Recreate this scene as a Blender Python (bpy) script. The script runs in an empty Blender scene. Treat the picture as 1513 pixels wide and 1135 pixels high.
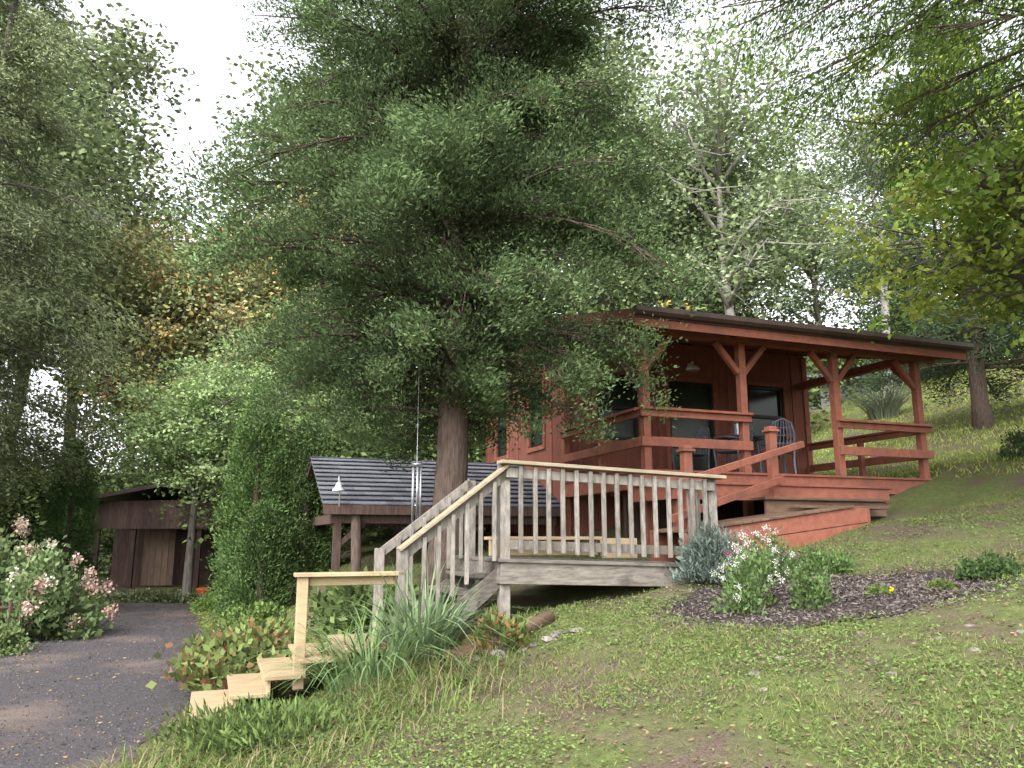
import bpy, math
import numpy as np
from mathutils import Vector
rng=np.random.default_rng(11)
scene=bpy.context.scene
COL=scene.collection

# ---------------------------------------------------------------- helpers
def link(o,parent=None):
    COL.objects.link(o)
    if parent is not None: o.parent=parent
    return o
def empty(name,loc=(0,0,0),rot=0.0):
    e=bpy.data.objects.new(name,None); e.empty_display_size=.3
    e.location=loc; e.rotation_euler=(0,0,rot); COL.objects.link(e); return e

def nodes_of(m):
    m.use_nodes=True; nt=m.node_tree; nt.nodes.clear(); return nt,nt.nodes,nt.links

def pmat(name,c1,c2,scale=5,stretch=(1,1,1),rough=.8,bump=.25,island=.2,detail=8,c3=None,spec=.25,metal=0,bdist=.01,c3scale=None):
    m=bpy.data.materials.new(name); nt,N,L=nodes_of(m)
    out=N.new('ShaderNodeOutputMaterial'); p=N.new('ShaderNodeBsdfPrincipled')
    tc=N.new('ShaderNodeTexCoord'); mp=N.new('ShaderNodeMapping'); mp.inputs['Scale'].default_value=stretch
    L.new(tc.outputs['Object'],mp.inputs['Vector'])
    n=N.new('ShaderNodeTexNoise'); n.inputs['Scale'].default_value=scale; n.inputs['Detail'].default_value=detail; n.inputs['Roughness'].default_value=.65
    L.new(mp.outputs[0],n.inputs['Vector'])
    r=N.new('ShaderNodeValToRGB'); r.color_ramp.elements[0].position=.32; r.color_ramp.elements[1].position=.68
    r.color_ramp.elements[0].color=(*c1,1); r.color_ramp.elements[1].color=(*c2,1)
    L.new(n.outputs['Fac'],r.inputs[0]); cout=r.outputs[0]
    if c3 is not None:
        n2=N.new('ShaderNodeTexNoise'); n2.inputs['Scale'].default_value=c3scale or scale*.23; n2.inputs['Detail'].default_value=5
        L.new(tc.outputs['Object'],n2.inputs['Vector'])
        r2=N.new('ShaderNodeValToRGB'); r2.color_ramp.elements[0].position=.5; r2.color_ramp.elements[1].position=.72
        L.new(n2.outputs['Fac'],r2.inputs[0])
        mx=N.new('ShaderNodeMixRGB'); mx.inputs[2].default_value=(*c3,1)
        L.new(r2.outputs[0],mx.inputs[0]); L.new(cout,mx.inputs[1]); cout=mx.outputs[0]
    if island:
        g=N.new('ShaderNodeNewGeometry'); mr=N.new('ShaderNodeMapRange'); mr.inputs[3].default_value=1-island; mr.inputs[4].default_value=1+island
        L.new(g.outputs['Random Per Island'],mr.inputs[0])
        hs=N.new('ShaderNodeHueSaturation'); L.new(mr.outputs[0],hs.inputs['Value']); L.new(cout,hs.inputs['Color']); cout=hs.outputs[0]
    L.new(cout,p.inputs['Base Color']); p.inputs['Roughness'].default_value=rough
    p.inputs['Specular IOR Level'].default_value=spec; p.inputs['Metallic'].default_value=metal
    if bump:
        b=N.new('ShaderNodeBump'); b.inputs['Strength'].default_value=bump; b.inputs['Distance'].default_value=bdist
        L.new(n.outputs['Fac'],b.inputs['Height']); L.new(b.outputs[0],p.inputs['Normal'])
    L.new(p.outputs[0],out.inputs[0]); return m

def leafmat(name,trans=.35,objvar=0.0):
    m=bpy.data.materials.new(name); nt,N,L=nodes_of(m)
    out=N.new('ShaderNodeOutputMaterial'); d=N.new('ShaderNodeBsdfDiffuse')
    a=N.new('ShaderNodeAttribute'); a.attribute_name='Col'; c=a.outputs['Color']
    if objvar:
        oi=N.new('ShaderNodeObjectInfo'); mr=N.new('ShaderNodeMapRange'); mr.inputs[3].default_value=1-objvar; mr.inputs[4].default_value=1+objvar
        L.new(oi.outputs['Random'],mr.inputs[0]); hs=N.new('ShaderNodeHueSaturation'); L.new(mr.outputs[0],hs.inputs['Value'])
        mr2=N.new('ShaderNodeMapRange'); mr2.inputs[3].default_value=.485; mr2.inputs[4].default_value=.515
        L.new(oi.outputs['Random'],mr2.inputs[0]); L.new(mr2.outputs[0],hs.inputs['Hue'])
        L.new(c,hs.inputs['Color']); c=hs.outputs[0]
    L.new(c,d.inputs[0])
    if trans>0:
        t=N.new('ShaderNodeBsdfTranslucent'); mx=N.new('ShaderNodeMixShader')
        L.new(c,t.inputs[0]); mx.inputs[0].default_value=trans
        L.new(d.outputs[0],mx.inputs[1]); L.new(t.outputs[0],mx.inputs[2]); L.new(mx.outputs[0],out.inputs[0])
    else: L.new(d.outputs[0],out.inputs[0])
    return m

LEAF=leafmat('leaf_green',.25); LEAFV=leafmat('leaf_forest',.18,.18); BITS=leafmat('ground_bits',.0)

class MB:
    def __init__(s): s.v=[]; s.f=[]
    def hexa(s,p):
        b=len(s.v); s.v+= [tuple(q) for q in p]
        for f in ((0,3,2,1),(4,5,6,7),(0,1,5,4),(1,2,6,5),(2,3,7,6),(3,0,4,7)): s.f.append(tuple(b+i for i in f))
    def box(s,x0,x1,y0,y1,z0,z1):
        s.hexa([(x0,y0,z0),(x1,y0,z0),(x1,y1,z0),(x0,y1,z0),(x0,y0,z1),(x1,y0,z1),(x1,y1,z1),(x0,y1,z1)])
    def beam(s,p0,p1,w,h,up=(0,0,1)):
        p0=Vector(p0);p1=Vector(p1);d=(p1-p0).normalized();u=Vector(up)
        if abs(d.dot(u))>.98: u=Vector((1,0,0))
        r=d.cross(u).normalized();u=r.cross(d).normalized(); r=r*w/2;u=u*h/2
        s.hexa([p0-r-u,p0+r-u,p1+r-u,p1-r-u,p0-r+u,p0+r+u,p1+r+u,p1-r+u])
    def prism(s,pts,ex):
        n=len(pts);b=len(s.v);ex=Vector(ex)
        s.v+=[tuple(p) for p in pts]+[tuple(Vector(p)+ex) for p in pts]
        s.f.append(tuple(b+i for i in range(n))[::-1]); s.f.append(tuple(b+n+i for i in range(n)))
        for i in range(n):
            j=(i+1)%n; s.f.append((b+i,b+j,b+n+j,b+n+i))
    def tube(s,pts,rad,n=6):
        b0=len(s.v); P=[Vector(p) for p in pts]
        for i,p in enumerate(P):
            d=(P[min(i+1,len(P)-1)]-P[max(i-1,0)]).normalized()
            u=Vector((0,0,1)) if abs(d.z)<.9 else Vector((1,0,0))
            a=d.cross(u).normalized(); c=a.cross(d)
            r=rad[i] if hasattr(rad,'__len__') else rad
            for k in range(n):
                t=2*math.pi*k/n; s.v.append(tuple(p+(a*math.cos(t)+c*math.sin(t))*r))
        for i in range(len(P)-1):
            for k in range(n):
                k2=(k+1)%n; s.f.append((b0+i*n+k,b0+i*n+k2,b0+(i+1)*n+k2,b0+(i+1)*n+k))
        s.f.append(tuple(b0+k for k in range(n))[::-1]); s.f.append(tuple(b0+(len(P)-1)*n+k for k in range(n)))
    def lathe(s,c,prof,n=16):
        b=len(s.v)
        for r,z in prof:
            for k in range(n):
                t=2*math.pi*k/n; s.v.append((c[0]+r*math.cos(t),c[1]+r*math.sin(t),c[2]+z))
        for i in range(len(prof)-1):
            for k in range(n):
                k2=(k+1)%n; s.f.append((b+i*n+k,b+i*n+k2,b+(i+1)*n+k2,b+(i+1)*n+k))
        s.f.append(tuple(b+k for k in range(n))[::-1]); s.f.append(tuple(b+(len(prof)-1)*n+k for k in range(n)))
    def mesh(s,name,mat,smooth=False):
        me=bpy.data.meshes.new(name); me.from_pydata(s.v,[],s.f); me.materials.append(mat)
        if smooth: me.polygons.foreach_set('use_smooth',[True]*len(me.polygons))
        me.update(); return me
    def obj(s,name,mat,parent=None,bevel=0,smooth=False):
        o=bpy.data.objects.new(name,s.mesh(name,mat,smooth)); link(o,parent)
        if bevel:
            m=o.modifiers.new('bevel','BEVEL'); m.width=bevel; m.segments=1; m.limit_method='ANGLE'
        return o

def quads_mesh(name,V,F,colf,mat):
    me=bpy.data.meshes.new(name); nf=len(F)
    me.vertices.add(len(V)); me.vertices.foreach_set('co',V.astype(np.float32).ravel())
    me.loops.add(nf*4); me.loops.foreach_set('vertex_index',F.astype(np.int32).ravel())
    me.polygons.add(nf); me.polygons.foreach_set('loop_start',np.arange(0,nf*4,4,dtype=np.int32))
    me.update(calc_edges=True)
    a=me.attributes.new('Col','FLOAT_COLOR','FACE')
    c=np.ones((nf,4),np.float32); c[:,:3]=np.clip(colf,0,1); a.data.foreach_set('color',c.ravel())
    me.materials.append(mat); return me

def unit(v): return v/np.maximum(np.linalg.norm(v,axis=1,keepdims=True),1e-6)

class Leaves:
    def __init__(s): s.C=[];s.D=[];s.W=[];s.K=[]
    def add(s,C,D,hw,K,flat=0.0,r=rng):
        n=len(C); side=np.cross(D,r.normal(size=(n,3))+np.array([0,0,flat])); 
        s.C.append(C);s.D.append(D);s.W.append(unit(side)*(hw if np.isscalar(hw) else hw[:,None]))
        s.K.append(K if K.shape[0]==n else np.repeat(K,n,0))
    def mesh(s,name,mat):
        C=np.concatenate(s.C);D=np.concatenate(s.D);W=np.concatenate(s.W);K=np.concatenate(s.K); n=len(C)
        V=np.empty((n,4,3)); V[:,0]=C; V[:,1]=C+.45*D+W; V[:,2]=C+D; V[:,3]=C+.45*D-W
        return quads_mesh(name,V.reshape(-1,3),np.arange(n*4).reshape(n,4),K,mat)

def colmix(a,b,t): a=np.array(a);b=np.array(b); return a*(1-t[:,None])+b*t[:,None]

def strands(name,base,az,L,w,lean,K,mat,S=5):
    n=len(base); t=np.linspace(0,1,S+1)
    h=np.stack([np.cos(az),np.sin(az),0*az],1); sd=np.stack([-np.sin(az),np.cos(az),0*az],1)
    V=np.empty((n,S+1,2,3))
    for k,tt in enumerate(t):
        out=lean*(tt**1.6); up=tt-(lean*.62)*tt**2.6
        p=base+h*(L*out)[:,None]+np.array([0,0,1])*(L*up)[:,None]
        ww=(w*(1-tt**2.2)*.95+.0008)[:,None]
        V[:,k,0]=p-sd*ww; V[:,k,1]=p+sd*ww
    idx=np.arange(n)[:,None]*(S+1)*2
    F=[]
    for k in range(S):
        F.append(np.concatenate([idx+2*k,idx+2*k+1,idx+2*k+3,idx+2*k+2],1))
    F=np.stack(F,1).reshape(-1,4); Kf=np.repeat(K,S,0)
    return quads_mesh(name,V.reshape(-1,3),F,Kf,mat)

# ---------------------------------------------------------------- terrain functions
def xr(Y): return np.interp(Y,[-20,3,6,7.3,9.5,11.7,17.4,40],[-2.6,-2.6,-2.75,-2.9,-3.4,-4.2,-6.8,-15.5])
def xl(Y): return np.interp(Y,[-20,3,6,11,17.4,24,40],[-5.7,-5.7,-5.7,-6.9,-9.1,-12,-18])
def bump(X,Y):
    return (.035*np.sin(1.3*X+.7*Y+1)+.03*np.sin(-.8*X+1.9*Y)+.018*np.sin(3.1*X+2.3*Y+2)+.012*np.sin(5.3*X-4.1*Y)+.008*np.sin(9*X+7*Y))
def G(X,Y):
    X=np.asarray(X,float);Y=np.asarray(Y,float)
    Xc=np.clip(X,-30,32);Yc=np.clip(Y,-15,34)
    zh=-1.6+.15*Xc+.1*Yc+.12*np.maximum(0,Xc-6)+.002*np.maximum(0,Yc-14)**2-.12*np.clip(Y-34,0,30)
    zh=np.maximum(zh,-1.5)
    w=2.0+.3*np.maximum(0,Y-12)
    t=np.clip((X-xr(Y)-.15)/w,0,1); t=t*t*(3-2*t)
    tl=np.clip((xl(Y)-X-.2)/6,0,1)
    return -1.55*(1-t)+zh*t+.35*tl+bump(X,Y)*np.clip(t*2+tl*3,0,1)
def gz(x,y): return float(G(x,y))
def patch(X,Y):
    return .5+.25*np.sin(1.7*X+.9*Y+.5)+.2*np.sin(-1.1*X+2.3*Y+1.7)+.15*np.sin(4.2*X+3.1*Y)+.1*np.sin(7.7*X-5*Y)+.08*np.sin(13*X+11*Y)

# ---------------------------------------------------------------- materials
def ground_mat():
    m=bpy.data.materials.new('hillside_ground'); nt,N,L=nodes_of(m)
    out=N.new('ShaderNodeOutputMaterial'); p=N.new('ShaderNodeBsdfPrincipled'); p.inputs['Roughness'].default_value=.95; p.inputs['Specular IOR Level'].default_value=.1
    tc=N.new('ShaderNodeTexCoord')
    def noise(sc,d=8):
        n=N.new('ShaderNodeTexNoise'); n.inputs['Scale'].default_value=sc; n.inputs['Detail'].default_value=d; n.inputs['Roughness'].default_value=.7
        L.new(tc.outputs['Object'],n.inputs['Vector']); return n
    def ramp(src,p0,p1,c0,c1):
        r=N.new('ShaderNodeValToRGB'); e=r.color_ramp.elements; e[0].position=p0;e[1].position=p1;e[0].color=(*c0,1);e[1].color=(*c1,1); L.new(src,r.inputs[0]); return r.outputs[0]
    n1=noise(.9);n2=noise(14);n3=noise(60,4)
    green=ramp(n2.outputs['Fac'],.3,.7,(.062,.08,.026),(.155,.18,.065))
    dirt=ramp(n3.outputs['Fac'],.3,.7,(.06,.042,.032),(.18,.135,.105))
    fac=ramp(n1.outputs['Fac'],.40,.56,(0,0,0),(1,1,1))
    mx=N.new('ShaderNodeMixRGB'); L.new(fac,mx.inputs[0]); L.new(dirt,mx.inputs[1]); L.new(green,mx.inputs[2])
    L.new(mx.outputs[0],p.inputs['Base Color'])
    b=N.new('ShaderNodeBump'); b.inputs['Strength'].default_value=.8; b.inputs['Distance'].default_value=.03
    L.new(n3.outputs['Fac'],b.inputs['Height']); L.new(b.outputs[0],p.inputs['Normal'])
    L.new(p.outputs[0],out.inputs[0]); return m
M_ground=ground_mat()
M_road=pmat('gravel_asphalt',(.030,.026,.029),(.092,.083,.088),scale=45,rough=.9,bump=.9,island=0,c3=(.145,.11,.093),bdist=.02,c3scale=.8)
M_redtrim=pmat('red_stained_trim',(.185,.064,.041),(.27,.102,.068),scale=9,stretch=(1,1,1),rough=.75,island=.14,bump=.2,c3=(.155,.064,.048))
M_redw=pmat('red_siding',(.165,.059,.041),(.23,.088,.062),scale=6,stretch=(3,3,.35),rough=.8,island=0,bump=.2,c3=(.145,.056,.042))
M_gray=pmat('weathered_wood',(.105,.094,.082),(.27,.245,.215),scale=14,stretch=(1.5,1.5,.5),rough=.9,island=.22,bump=.4,c3=(.17,.142,.115))
M_grayh=pmat('weathered_boards',(.088,.075,.065),(.21,.188,.16),scale=14,stretch=(.4,1.5,2.5),rough=.9,island=.18,bump=.4,c3=(.045,.038,.034))
M_new=pmat('new_pine_wood',(.28,.205,.115),(.39,.305,.19),scale=9,stretch=(.5,3,3),rough=.8,island=.12,bump=.2,c3=(.24,.18,.115))
M_tread=pmat('brown_tread_wood',(.09,.052,.034),(.17,.11,.075),scale=9,stretch=(.5,3,3),rough=.85,island=.2)
M_shingle=pmat('asphalt_shingle',(.055,.057,.068),(.14,.142,.16),scale=30,rough=.9,island=.28,bump=.6)
M_roofm=pmat('brown_metal',(.045,.03,.027),(.08,.055,.048),scale=3,rough=.45,island=0,spec=.4)
M_dark=pmat('dark_brown_wood',(.045,.03,.026),(.11,.07,.056),scale=8,stretch=(3,3,.4),rough=.85,island=.3)
M_black=pmat('dark_frame',(.012,.012,.013),(.02,.02,.022),scale=3,rough=.4,island=0,bump=0)
M_glass=pmat('window_pane',(.010,.018,.013),(.03,.044,.034),scale=1.5,rough=.16,island=0,bump=0,spec=.4)
M_bark=pmat('cedar_bark',(.05,.036,.03),(.16,.115,.092),scale=16,stretch=(2.5,2.5,.35),rough=.95,island=0,bump=1,bdist=.03)
M_bark2=pmat('gray_bark',(.08,.07,.06),(.20,.18,.16),scale=10,stretch=(2,2,.4),rough=.95,island=0,bump=.8,bdist=.03)
M_metal=pmat('chime_metal',(.35,.35,.36),(.5,.5,.52),scale=5,rough=.35,island=.1,bump=0,metal=.7)
M_iron=pmat('cast_metal_paint',(.07,.08,.10),(.13,.145,.18),scale=8,rough=.5,island=0,bump=.1)
M_white=pmat('white_enamel',(.5,.5,.49),(.62,.62,.6),scale=5,rough=.4,island=0,bump=0)
M_stone=pmat('field_stone',(.10,.085,.075),(.24,.21,.185),scale=9,rough=.95,island=.3,bump=.6)
M_terra=pmat('orange_pot',(.4,.08,.025),(.5,.11,.04),scale=6,rough=.6,island=0)
M_mroof=pmat('gray_metal_roof',(.22,.25,.28),(.3,.33,.36),scale=3,rough=.5,island=0,bump=0)
M_wall2=pmat('pale_siding',(.25,.24,.22),(.33,.32,.3),scale=3,rough=.8,island=0)
M_mulch=pmat('mulch_soil',(.022,.016,.015),(.065,.05,.045),scale=35,rough=1,island=0,bump=1,bdist=.03)

# ---------------------------------------------------------------- ground sheet
def axis(a,b,step,far):
    mid=np.arange(a,b,step); g=np.cumsum(step*1.22**np.arange(1,40)); 
    return np.concatenate([(a-g[g<far])[::-1],mid,b+g[g<far]])
xs=axis(-15,15,.13,400); ys=axis(-3,22,.13,400)
XX,YY=np.meshgrid(xs,ys); ZZ=G(XX,YY)
V=np.stack([XX,YY,ZZ],-1).reshape(-1,3); nx=len(xs);ny=len(ys)
ii=(np.arange(ny-1)[:,None]*nx+np.arange(nx-1)[None,:]).ravel()
F=np.stack([ii,ii+1,ii+nx+1,ii+nx],1)
me=quads_mesh('ground',V,F,np.full((len(F),3),.2),M_ground); me.polygons.foreach_set('use_smooth',[True]*len(F))
link(bpy.data.objects.new('ground',me))
# driveway
ry=np.arange(-12,19.6,.15); nc=26; V=[]
for y in ry:
    a=float(xl(y))+.08*math.sin(3*y)+.05*math.sin(7.1*y); b=float(xr(y))+.08*math.sin(2.3*y+1)+.05*math.sin(6.7*y)
    for k in range(nc):
        u=k/(nc-1); V.append((a+(b-a)*u,y,-1.55+.006+.03*math.sin(math.pi*u)))
V=np.array(V); ii=(np.arange(len(ry)-1)[:,None]*nc+np.arange(nc-1)[None,:]).ravel()
F=np.stack([ii,ii+1,ii+nc+1,ii+nc],1)
drv=empty('driveway')
me=quads_mesh('driveway_surface',V,F,np.full((len(F),3),.1),M_road); me.polygons.foreach_set('use_smooth',[True]*len(F))
link(bpy.data.objects.new('surface',me),drv)
n=22000; y=rng.uniform(3.5,19,n)**1.0; u=rng.beta(.7,.7,n); x=xl(y)+(xr(y)-xl(y))*u
Lv=Leaves(); sz=rng.uniform(.006,.02,n); d=unit(rng.normal(size=(n,3))*[1,1,.35])*sz[:,None]
k=rng.uniform(.3,1.2,n)[:,None]; Lv.add(np.stack([x,y,-1.55+.012+.03*np.sin(math.pi*u)],1),d,sz*.4,np.array([[.145,.125,.125]])*k)
n=1500; y=rng.uniform(3.5,19,n); u=rng.beta(.5,.5,n); x=xl(y)+(xr(y)-xl(y))*u; sz=rng.uniform(.02,.05,n)
Lv.add(np.stack([x,y,-1.55+.014+.03*np.sin(math.pi*u)],1),unit(rng.normal(size=(n,3))*[1,1,.2])*sz[:,None],sz*.3,colmix((.14,.08,.04),(.3,.22,.1),rng.uniform(0,1,n)),flat=3)
link(bpy.data.objects.new('gravel',Lv.mesh('gravel',BITS)),drv)

# ---------------------------------------------------------------- cabin
ANG=math.radians(20.5); E1=(math.cos(ANG),math.sin(ANG)); E2=(-math.sin(ANG),math.cos(ANG))
CA=(1.98,11.6)
def cw(s,d): return (CA[0]+E1[0]*s+E2[0]*d, CA[1]+E1[1]*s+E2[1]*d)
cab=empty('wooden_cabin',(CA[0],CA[1],0),ANG)
FL=.95
def zroof(y): return 3.10+.22*(y+.55) if y<5.1 else 3.10+.22*5.65-.34*(y-5.1)   # underside
def wall_open(mb,a0,a1,z0,z1,b0,b1,ops,axis='x'):
    As=sorted({a0,a1,*[o[0] for o in ops],*[o[1] for o in ops]}); Zs=sorted({z0,z1,*[o[2] for o in ops],*[o[3] for o in ops]})
    for i in range(len(As)-1):
        for j in range(len(Zs)-1):
            am=(As[i]+As[i+1])/2; zm=(Zs[j]+Zs[j+1])/2
            if any(o[0]<am<o[1] and o[2]<zm<o[3] for o in ops): continue
            if axis=='x': mb.box(As[i],As[i+1],b0,b1,Zs[j],Zs[j+1])
            else: mb.box(b0,b1,As[i],As[i+1],Zs[j],Zs[j+1])
w=MB()
fo=[(.66,1.54,1.80,3.06),(2.22,3.24,FL,3.02),(4.05,4.95,1.80,3.06)]
wall_open(w,0,5.55,-.6,3.78,2.9,3.02,fo)
so=[(3.88,4.62,1.78,3.06),(5.9,6.65,1.78,3.06)]
wall_open(w,3.02,7.3,-.9,3.2,0,.12,so,'y')
w.box(5.43,5.55,3.02,7.3,-.2,3.2); w.box(0,5.55,7.3,7.42,-.2,3.4)
for x in (0,5.43):
    w.prism([(x,3.02,3.2),(x,7.3,3.2),(x,7.3,zroof(7.3)-.003),(x,5.1,zroof(5.1)-.003),(x,3.02,zroof(3.02)-.003)],(.12,0,0))
w.obj('walls',M_redw,cab)
t=MB()
t.box(-.03,.09,2.865,2.897,-.5,3.74); t.box(-.032,-.003,2.9,3.0,-.5,3.74); t.box(5.46,5.58,2.865,2.897,.2,3.74)
for x in (.3,1.85,2.0,3.62,5.2): t.box(x-.025,x+.025,2.88,2.898,FL,3.74)
for y in (3.5,5.3,7.2): t.box(-.022,-.002,y-.035,y+.035,-.6,zroof(y)-.05)
def frame(mb,a0,a1,z0,z1,w=.09,axis='x'):
    if axis=='x':
        y0,y1=2.865,2.897
        mb.box(a0-w,a0,y0,y1,z0-w,z1+w); mb.box(a1,a1+w,y0,y1,z0-w,z1+w); mb.box(a0,a1,y0,y1,z1,z1+w); mb.box(a0,a1,y0,y1,z0-w,z0)
    else:
        mb.box(-.035,-.003,a0-w,a0,z0-w,z1+w); mb.box(-.035,-.003,a1,a1+w,z0-w,z1+w); mb.box(-.035,-.003,a0,a1,z1,z1+w); mb.box(-.035,-.003,a0,a1,z0-w,z0)
for o in fo: frame(t,*o)
for o in so: frame(t,*o,axis='y')
t.obj('trim',M_redtrim,cab,.004)
fr=MB(); gl=MB()
for i,o in enumerate(fo):
    a0,a1,z0,z1=o; 
    fr.box(a0,a0+.06,2.92,2.97,z0,z1); fr.box(a1-.06,a1,2.92,2.97,z0,z1); fr.box(a0+.06,a1-.06,2.92,2.97,z1-.06,z1); fr.box(a0+.06,a1-.06,2.92,2.97,z0,z0+.07)
    zm=(z0+z1)/2 if i!=1 else 1.75
    fr.box(a0+.06,a1-.06,2.915,2.965,zm-.03,zm+.03)
    if i==1: fr.box((a0+a1)/2-.2,(a0+a1)/2+.2,2.93,2.96,z0+.1,1.6)
    gl.box(a0+.055,a1-.055,2.972,2.985,z0+.055,z1-.055)
for o in so:
    a0,a1,z0,z1=o
    fr.box(.02,.07,a0,a0+.05,z0,z1); fr.box(.02,.07,a1-.05,a1,z0,z1); fr.box(.02,.07,a0+.05,a1-.05,z1-.05,z1); fr.box(.02,.07,a0+.05,a1-.05,z0,z0+.05); fr.box(.015,.065,a0+.05,a1-.05,(z0+z1)/2-.03,(z0+z1)/2+.03)
    gl.box(.075,.09,a0+.045,a1-.045,z0+.045,z1-.045)
fr.obj('window_frames',M_black,cab); gl.obj('window_panes',M_glass,cab)
# roof
r=MB()
X0,X1=-.42,6.0
def rs(y0,y1,th0,th1):
    r.prism([(X0,y0,zroof(y0)+th0),(X0,y1,zroof(y1)+th0),(X0,y1,zroof(y1)+th1),(X0,y0,zroof(y0)+th1)],(X1-X0,0,0))
rs(-.55,5.1,.03,.16); rs(5.1,7.9,.03,.16)
r.obj('roof',M_roofm,cab)
c=MB()
c.prism([(X0+.03,-.5,zroof(-.5)),(X0+.03,5.09,zroof(5.09)),(X0+.03,5.09,zroof(5.09)+.027),(X0+.03,-.5,zroof(-.5)+.027)],(X1-X0-.06,0,0))
for x in np.arange(X0+.1,X1,.62): c.prism([(x,-.48,zroof(-.48)-.10),(x,2.89,zroof(2.89)-.10),(x,2.89,zroof(2.89)-.002),(x,-.48,zroof(-.48)-.002)],(.05,0,0))
c.prism([(X0-.03,-.54,zroof(-.54)-.04),(X0-.03,5.1,zroof(5.1)-.04),(X0-.03,5.1,zroof(5.1)+.14),(X0-.03,-.54,zroof(-.54)+.14)],(.027,0,0))
c.prism([(X0-.03,5.1,zroof(5.1)-.04),(X0-.03,7.88,zroof(7.88)-.04),(X0-.03,7.88,zroof(7.88)+.14),(X0-.03,5.1,zroof(5.1)+.14)],(.027,0,0))
c.prism([(X1+.003,-.54,zroof(-.54)-.04),(X1+.003,5.1,zroof(5.1)-.04),(X1+.003,5.1,zroof(5.1)+.14),(X1+.003,-.54,zroof(-.54)+.14)],(.027,0,0))
c.box(X0,X1,-.548,-.52,3.0,3.12)
c.obj('rafters_and_fascia',M_redtrim,cab)
g=MB(); g.prism([(X0-.05,-.553,3.15),(X0-.05,-.63,3.16),(X0-.05,-.67,3.20),(X0-.05,-.67,3.27),(X0-.05,-.553,3.27)],(X1-X0+.12,0,0)); g.obj('gutter',M_roofm,cab)
# porch
p=MB(); PX=(0,1.75,3.6,5.4)
for x in PX: p.box(x-.06,x+.06,-.06,.06,-.35 if x<4 else .3,3.04)
p.box(-.35,5.85,-.07,.07,3.042,3.20)
p.box(-.07,.07,.07,2.86,3.042,3.18); p.box(5.33,5.47,.07,2.86,3.042,3.18)
for i,x in enumerate(PX):
    for sg in (-1,1):
        if (i==0 and sg<0) or (i==3 and sg>0): continue
        p.beam((x+sg*.05,0,2.56),(x+sg*.46,0,3.03),.085,.085)
p.beam((0,.05,2.6),(0,.46,3.03),.085,.085); p.beam((5.4,.05,2.6),(5.4,.46,3.03),.085,.085)
p.obj('porch_posts_and_beam',M_redtrim,cab,.005)
q=MB()
q.box(-.12,5.52,-.12,-.085,FL-.24,FL-.002); q.box(-.12,-.085,-.08,2.86,FL-.24,FL-.002); q.box(5.485,5.52,-.08,2.86,FL-.24,FL-.002)
yy=-.15
while yy<2.75: q.box(-.14,5.54,yy,yy+.135,FL,FL+.035); yy+=.14
for x in np.arange(.4,5.3,.5): q.box(x,x+.04,-.083,2.86,FL-.2,FL-.003)
q.obj('porch_floor',M_redtrim,cab,.003)
k=MB()
def prail(p0,p1,horiz):
    (x0,y0),(x1,y1)=p0,p1
    k.beam((x0,y0,FL+.94),(x1,y1,FL+.94),.15,.04); k.beam((x0,y0,FL+.868),(x1,y1,FL+.868),.045,.095); k.beam((x0,y0,FL+.45),(x1,y1,FL+.45),.045,.14)
prail((-.12,-.085),(1.83,-.085),1); prail((-.085,-.005),(-.085,2.85),0); prail((3.54,-.085),(5.55,-.085),1); prail((5.49,-.005),(5.49,2.85),0)
k.box(-.06,.03,1.35,1.44,FL+.03,FL+.82); k.box(5.37,5.46,1.35,1.44,FL+.03,FL+.82)
k.obj('porch_railing',M_redtrim,cab,.004)
# front landing, steps, ramp
l=MB()
l.box(-.35,3.3,-1.24,-1.205,.50,.70); l.box(3.265,3.3,-1.2,-.13,.50,.70); l.box(-.35,-.315,-1.2,-.13,.5,.70)
yy=-1.27
while yy<-.2: l.box(-.38,3.34,yy,yy+.135,.702,.735); yy+=.14
for x in (-.2,1.4,3.15): l.box(x-.05,x+.05,-1.15,-1.05,-.3,.5)
for yb in (-2.12,-1.35):
    l.prism([(-.75,yb,-.12),(2.0,yb,.205),(2.0,yb,.38),(1.75,yb,.38),(-.75,yb,.06)],(0,.04,0))
    l.prism([(-.75,yb+.006,-.32),(2.0,yb+.006,.02),(2.0,yb+.006,.197),(-.75,yb+.006,-.128)],(0,.034,0))
l.box(2.003,2.04,-2.12,-1.31,.05,.38)
l.obj('front_landing_and_ramp',M_redtrim,cab,.004)
s_=MB()
for i in range(19):
    x=-.74+i*.132; z=.065+(x+.75)*.128
    s_.prism([(x,-2.15,z),(x+.125,-2.15,z+.016),(x+.125,-2.15,z+.046),(x,-2.15,z+.03)],(0,.86,0))
s_.box(.85,3.0,-1.56,-1.27,.50,.535); s_.box(.9,2.96,-1.5,-1.46,.30,.497); s_.box(1.2,2.7,-1.8,-1.565,.385,.42)
s_.obj('step_treads',M_tread,cab,.004)
h=MB()
for (s,d,zt,zb) in ((1.137,-1.39,1.42,.2),(-.62,-2.0,1.02,-.35)):
    h.box(s-.055,s+.055,d-.055,d+.055,zb,zt); h.box(s-.085,s+.085,d-.085,d+.085,zt+.002,zt+.035); h.prism([(s-.06,d-.06,zt+.037),(s+.06,d-.06,zt+.037),(s+.06,d+.06,zt+.037),(s-.06,d+.06,zt+.037)],(0,0,.04))
h.beam((-.95,-2.16,.60),(1.6,-1.47,1.27),.05,.09); h.beam((-.95,-2.16,.22),(1.2,-1.5,.78),.05,.09)
h.obj('stair_handrail',M_redtrim,cab,.005)
lm=MB(); lm.lathe((2.73,2.80,3.3),[(.02,.12),(.03,.05),(.1,.03),(.14,-.03),(.13,-.06),(.03,-.05)],14); lm.box(2.68,2.78,2.83,2.9,3.28,3.4); lm.obj('porch_lamp',M_white,cab)
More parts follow.
